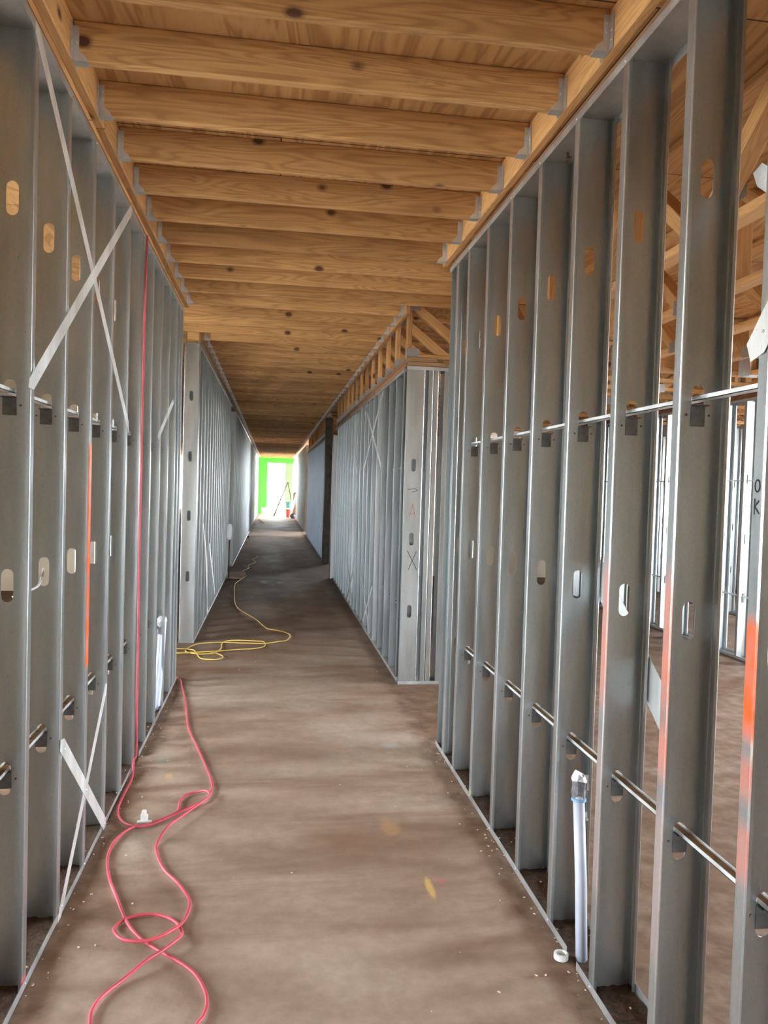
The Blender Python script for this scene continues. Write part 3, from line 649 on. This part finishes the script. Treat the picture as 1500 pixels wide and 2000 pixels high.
ring = [(1.640+.009*math.cos(a), 1.716+.014*math.sin(a)) for a in [2*PI*i/12 for i in range(13)]]
mark('drawn_letters', [ring, [(1.648, 1.686), (1.648, 1.65)], [(1.632, 1.682), (1.647, 1.668), (1.630, 1.652)]], .0028, INK, RS[-2], 'yz', XR-.0008, 'black letters OK')

# ------------------------------------------------------------------ hose, cord, pipes
HB=[(-0.765, 4.63), (-0.745, 4.46), (-0.745, 4.259), (-0.740, 4.027), (-0.687, 3.877), (-0.6, 3.818), (-0.53, 3.865), (-0.444, 3.966), (-0.437, 4.016), (-0.44, 4.107), (-0.422, 4.186), (-0.377, 4.218), (-0.322, 4.2), (-0.295, 4.164), (-0.298, 4.11), (-0.329, 4.04), (-0.396, 3.902), (-0.458, 3.768), (-0.488, 3.642), (-0.478, 3.54), (-0.426, 3.385), (-0.35, 3.257), (-0.296, 3.139), (-0.284, 3.062), (-0.3, 2.963), (-0.328, 2.884), (-0.38, 2.838), (-0.435, 2.824), (-0.496, 2.842), (-0.534, 2.89), (-0.543, 2.958), (-0.512, 3.01), (-0.439, 3.032), (-0.375, 3.012), (-0.323, 2.965), (-0.295, 2.901), (-0.3, 2.83), (-0.342, 2.766), (-0.401, 2.695), (-0.457, 2.634), (-0.507, 2.555), (-0.524, 2.487), (-0.515, 2.421)]
HC=[(-0.192, 2.388), (-0.177, 2.421), (-0.169, 2.481), (-0.182, 2.553), (-0.223, 2.644), (-0.287, 2.719), (-0.359, 2.786), (-0.426, 2.855), (-0.484, 2.939), (-0.532, 3.041), (-0.579, 3.165), (-0.637, 3.316), (-0.679, 3.48), (-0.689, 3.617), (-0.664, 3.751), (-0.619, 3.82), (-0.545, 3.837), (-0.442, 3.954), (-0.371, 4.043), (-0.314, 4.111), (-0.292, 4.233), (-0.295, 4.35), (-0.342, 4.573), (-0.438, 4.973), (-0.529, 5.353), (-0.622, 6.012), (-0.697, 6.438), (-0.761, 6.73), (-.95, 6.85), (-1.5, 7.0)]
hr = .0063
path = [(-.752, 4.668, 3.10), (-.754, 4.665, 2.9), (-.755, 4.648, 2.684), (-.755, 4.632, 2.21), (-.755, 4.627, 1.8), (-.756, 4.624, 1.2), (-.756, 4.640, .75), (-.757, 4.652, .3), (-.757, 4.66, .08)]
over = lambda p, z: (p[0], p[1], z)
PB = []
for i, p in enumerate(HB): PB.append(over(p, .05 if i == 0 else (.010+.017*(1 if 12 <= i <= 17 or 25 <= i <= 29 or i in (36, 37, 38) else 0))))
PC = [over(p, .010) for p in HC]
mid = [(-.47, 2.2, .012), (-.33, 2.05, .012), (-.22, 2.15, .012), (-.20, 2.3, .012)]
tag(tube('air_hose', path+PB+mid+PC, hr, RED, seg=10), 'red rubber hose hanging down the left wall and coiling along the corridor floor', 'hose')
tag(obj('hose_fitting', bev(BM((-.605, -.57, 3.885, 3.895, .004, .04), (-.60, -.58, 3.88, 3.91, .03, .055), (-.62, -.55, 3.87, 3.885, .0, .012)), .002), WHITEP), 'small white and black fitting lying beside the red hose', 'fitting')
YA=[(-0.544, 18.734), (-0.347, 18.195), (-0.321, 17.694), (-0.4, 17.202), (-0.32, 16.577), (-0.456, 15.905), (-0.424, 15.522), (-0.526, 14.874), (-0.442, 14.299), (-0.462, 13.907), (-0.55, 13.248), (-0.576, 12.864), (-0.533, 11.78), (-0.489, 11.019), (-0.42, 10.478), (-0.296, 10.005), (-0.164, 9.579), (-0.061, 9.111), (-0.005, 8.985), (0.098, 8.895), (0.197, 8.758), (0.232, 8.55), (0.189, 8.303), (0.094, 8.224), (-0.03, 8.173), (-0.113, 8.173), (-0.32, 8.197), (-0.462, 8.189), (-0.623, 8.162), (-0.736, 8.098), (-0.802, 7.975), (-0.821, 7.838), (-0.787, 7.744), (-0.672, 7.628), (-0.562, 7.649), (-0.501, 7.742), (-0.476, 7.959), (-0.484, 8.147), (-0.447, 8.295), (-0.324, 8.296), (-0.114, 8.25), (-0.057, 8.224), (-0.038, 8.121), (-0.059, 7.998), (-0.159, 7.908), (-0.304, 7.836), (-0.474, 7.772), (-0.633, 7.719), (-0.777, 7.709), (-0.915, 7.721), (-1.3, 7.7), (-1.6, 7.8), (-1.3, 7.9)]
YB=[(-0.934, 7.875), (-0.752, 7.862), (-0.696, 7.674), (-0.639, 7.48), (-0.561, 7.395), (-0.468, 7.404), (-0.433, 7.506), (-0.475, 7.649), (-0.56, 7.754), (-0.637, 7.773), (-0.776, 7.697), (-0.907, 7.652), (-1.5, 7.5)]
tag(tube('extension_cord', [(x, y, .008+.008*((i//3) % 2)) for i, (x, y) in enumerate(YA+YB)], 0.006, YEL, seg=6), 'yellow extension cord winding down the corridor floor and looped by the left doorway', 'cord')
# grey conduit at the right wall gap
t = empty('electrical_conduit', (1.15, 2.60, 0)); tag(t, 'grey plastic conduit with taped top, standing in the right track gap', 'conduit')
tube('pipe', [(-.005, 0, -.01), (.0, .045, .28), (.005, .105, .562)], .021, PVC, t, 16, smooth_path=False)
bm = bmesh.new(); lathe(bm, [(.023, 0), (.026, .02), (.025, .045), (.027, .07)], 12); 
for v in bm.verts: v.co += Vector((.006, .108, .555)); v.co.x += R_.uniform(-.002, .002); v.co.y += R_.uniform(-.002, .002)
obj('tape_wrap', bm, GTAPE, t)
bm = bmesh.new()
base = [bm.verts.new((.006+.030*math.cos(2*PI*i/9)*R_.uniform(.85, 1.2), .108+.030*math.sin(2*PI*i/9)*R_.uniform(.85, 1.2), .618+R_.uniform(-.004, .006))) for i in range(9)]
top = [bm.verts.new((.006+.024*math.cos(2*PI*i/9)*R_.uniform(.8, 1.1), .108+.024*math.sin(2*PI*i/9)*R_.uniform(.8, 1.1), .635+R_.uniform(0, .014)+(.022 if i == 5 else 0))) for i in range(9)]
for i in range(9): bm.faces.new((base[i], base[(i+1) % 9], top[(i+1) % 9], top[i]))
bm.faces.new(top); bm.faces.new(base[::-1]); obj('torn_tape', bm, TAPE, t)
bm = bmesh.new()
for pts in ([(.028, .10, .64), (.036, .095, .61), (.034, .095, .585)], [(.022, .10, .50), (.036, .092, .478), (.038, .09, .472)]):
    for a, b in zip(pts, pts[1:]): box(bm, min(a[0], b[0])-.003, max(a[0], b[0])+.003, a[1]-.001, a[1]+.003, min(a[2], b[2]), max(a[2], b[2]))
obj('tape_tail', bm, TAPE, t)
bm = bmesh.new(); lathe(bm, [(.022, 0), (.027, .002), (.027, .010), (.022, .012)], 16); 
for v in bm.verts: v.co += Vector((.005, .103, .543))
obj('blue_ring', bm, plain('blue_tie', (.25, .42, .62), .4), t)
tag(obj('pipe_cap', (lambda b: (lathe(b, [(.026, 0), (.026, .018), (.018, .02), (.018, .006)], 14, (0, 0, 0)), b)[1])(bmesh.new()), WHITEP), 'small white plastic ring lying at the end of the right bottom track', 'ring'); C.objects[-1].location = (1.075, 2.62, .002)
# taped pipes at the left corner
t = empty('taped_pipes', (-.845, 5.99, 0)); tag(t, 'bundle of pale pipes topped with clear tape, at the near left wall corner', 'pipes')
for i, (dx, dy, hh) in enumerate(((0, -.2, .58), (.045, -.18, .63), (.025, -.24, .55))): tube('pipe', [(dx, dy-.0, -.01), (dx+.015, dy+.08, hh*.6), (dx+.022, dy+.12, hh)], .016, PVC, t, 12)
bm = bmesh.new(); bmesh.ops.create_icosphere(bm, subdivisions=2, radius=.05)
for v in bm.verts: v.co = Vector((v.co.x*.8*R_.uniform(.8, 1.15)+.045, v.co.y*.7-.07, v.co.z*R_.uniform(.9, 1.2)+.64))
obj('tape_bundle', bm, TAPE, t)
# little white cable loop at the left studs
tag(tube('cable', [(-.85, 2.72, 1.285), (-.83, 2.80, 1.292), (-.83, 2.93, 1.295), (-.845, 3.03, 1.315), (-.85, 3.07, 1.34)], .004, TAPE), 'thin white cable through a slot of the near left wall', 'cable')
# white bagged pipe farther on
t = empty('bagged_pipe', (-.72, 13.6, 0)); tag(t, 'pipe stub capped with a white plastic bag by the second left wall', 'pipe')
tube('pipe', [(0, 0, 0), (0, 0, .74)], .012, DARKSTEEL, t, 12, smooth_path=False)
bm = bmesh.new(); lathe(bm, [(.022, .70), (.04, .74), (.042, .93), (.03, .97), (.005, .98)], 12); obj('white_bag', bm, WHITEP, t)
tag(obj('light_patch_sheet', BM((-.80, -.47, 13.82, 14.75, .001, .013)), LIGHTPATCH), 'pale sheet standing for a patch of light on the floor by the left wall', 'light patch')  # sheet added as the patch of light from the left opening
tube('cable', [(-.80, 9.3, 1.2), (-.76, 9.35, .8), (-.755, 9.5, .4), (-.76, 9.7, .05)], .006, WHITEP)
tag(C.objects[-1], 'pale cable hanging on the second left wall', 'cable')
# anchors
bm = bmesh.new(); lathe(bm, [(.006, 0), (.006, .02), (.016, .02), (.016, .03), (.009, .035)], 8)
for v in bm.verts: v.co = Vector((v.co.x, v.co.y, -v.co.z))
o = obj('bolt', bm, plain('rusty_bolt', (.12, .07, .05), .6, .5, .3, 60)); o.location = (XR+.085, 3.15, 3.112); tag(o, 'rusty bolt end poking through the top track of the near right wall', 'bolt')

# ------------------------------------------------------------------ far end: ladder, buckets, boards
WOODD = plain('dark_ladder_rail', (.10, .075, .05), .6)
t = empty('step_ladder', (.55, 41.0, 0)); tag(t, 'dark step ladder standing open before the bright end opening', 'ladder')
for s in (-.18, .18):
    lumber('rail', (-.46, s-.1, 0), (.22, s*.7, 1.78), .03, .07, WOODD, t); lumber('rail', (.24, s*.7, 1.76), (.62, s, .0), .03, .05, WOODD, t)
for i in range(5):
    f = (i+.7)/6; lumber('step', (-.46+.68*f, -.19+.03*f, 1.78*f), (-.46+.68*f, .19-.03*f, 1.78*f), .06, .022, WOODD, t)
lumber('spreader', (.02, -.16, .95), (.42, -.16, .95), .012, .02, WOODD, t); obj('top_cap', bev(BM((.15, .32, -.16, .16, 1.76, 1.80)), .006), WOODD, t)
def bucket(loc, r, h, mat, label, lid=None):
    t = empty('bucket', loc); tag(t, label, 'bucket', 'buckets at the far end')
    bm = bmesh.new(); lathe(bm, [(r*.82, 0), (r*.98, h*.9), (r*1.06, h*.9), (r*1.06, h*.94), (r, h*.94), (r, h), (r*.93, h), (r*.78, .02)], 20); obj('body', bm, mat, t, False)
    if lid: bm = bmesh.new(); lathe(bm, [(r*1.08, h), (r*1.08, h+.05), (r*.98, h+.06)], 20); obj('lid', bm, lid, t)
    tube('handle', [(r*1.06*math.cos(a), -r*.3*math.sin(a)-.02, h*.85-r*.9*math.sin(a)) for a in [PI*i/8 for i in range(9)]], .005, WHITEP, t, 6)
bucket((.84, 39.6, 0), .16, .42, REDP, 'red bucket with a white lid before the bright end opening', WHITEP)
bucket((.84, 39.6, .482), .18, .32, TEAL, 'dark teal tub stacked on the red bucket')
bucket((1.02, 40.3, 0), .14, .38, REDP, 'second red bucket half hidden behind the leaning plank')
bucket((-.42, 43.3, 0), .17, .36, WHITEP, 'white bucket standing at the foot of the green wall')
tag(lumber('leaning_plank', (.88, 38.3, .03), (1.15, 38.5, 1.2), .03, .10, PALEW), 'pale plank leaning against the right wall by the red bucket', 'plank')
tag(lumber('leaning_plank', (1.08, 38.2, .02), (1.09, 38.8, 1.28), .14, .05, PINE_D), 'dark board upright against the right wall at the far end', 'plank')
bm = bmesh.new(); bmesh.ops.create_icosphere(bm, subdivisions=2, radius=.15)
for v in bm.verts: v.co = Vector((v.co.x*.9*R_.uniform(.9, 1.1), v.co.y*.8, max(-.14, v.co.z)*R_.uniform(.9, 1.1)+.14))
o = obj('tool_bag', bm, BLACKP); o.location = (1.0, 38.0, 0); tag(o, 'black bag slumped on the floor below the leaning plank', 'bag')
tag(lumber('orange_stick', (-.60, 36.5, .02), (-.36, 33.6, .02), .035, .03, ORSTICK), 'orange stick lying across the far corridor floor at the left', 'stick')
tag(obj('scrap', BM((-.74, -.68, 24.2, 24.4, 0, .06)), BLACKP), 'small black scrap on the floor at the foot of the far left wall', 'scrap')
tag(obj('floor_patch', BM((-.66, -.28, 43.0, 43.8, 0, .01)), plain('yellow_green_sheet', (.35, .50, .10), .6, 0, .2, 4)), 'yellow-green patch of floor before the green wall', 'paint patch')  # thin yellow-green sheet on the floor before the green wall

# ------------------------------------------------------------------ dirt in the tracks, sawdust chips
def dirt(x0, x1, y0, y1, label):
    bm = bmesh.new(); nx, ny = 7, int((y1-y0)/.035); V = []
    for j in range(ny+1):
        V.append([bm.verts.new((x0+(x1-x0)*i/nx, y0+(y1-y0)*j/ny, .0025+R_.random()**3*.010)) for i in range(nx+1)])
    for j in range(ny):
        for i in range(nx): bm.faces.new((V[j][i], V[j][i+1], V[j+1][i+1], V[j+1][i]))
    o = obj('floor_dirt', bm, DIRT, None, True); tag(o, label, 'dirt', None, 'stuff')
dirt(XL-D+.001, XL-.003, .5, 6.3, 'brown dirt lying in the bottom track of the near left wall')
dirt(XR+.003, XR+D-.003, .4, 4.9, 'brown dirt lying in the bottom track of the near right wall')
bm = bmesh.new()
for side, y0, y1, nn in ((-1, .9, 6.3, 150), (1, .9, 4.9, 140), (0, 1.4, 9, 30)):
    for _ in range(nn):
        x = (XL+R_.expovariate(18) if side < 0 else XR-R_.expovariate(18)) if side and R_.random() < .6 else ((XL-R_.uniform(.01, D) if side < 0 else XR+R_.uniform(.01, D)) if side else R_.uniform(-.7, 1.0))
        y = R_.uniform(y0, y1); s = R_.uniform(.001, .0032); m = Matrix.Translation((x, y, .004 if XL < x < XR else .012)) @ Matrix.Rotation(R_.uniform(0, PI), 4, 'Z') @ Matrix.Rotation(R_.uniform(-.5, .5), 4, 'X')
        box(bm, -s*1.6, s*1.6, -s, s, -s*.4, s*.5, m)
o = obj('wood_chips', bm, CHIP); tag(o, 'pale sawdust chips scattered along both bottom tracks', 'wood chips', None, 'stuff')
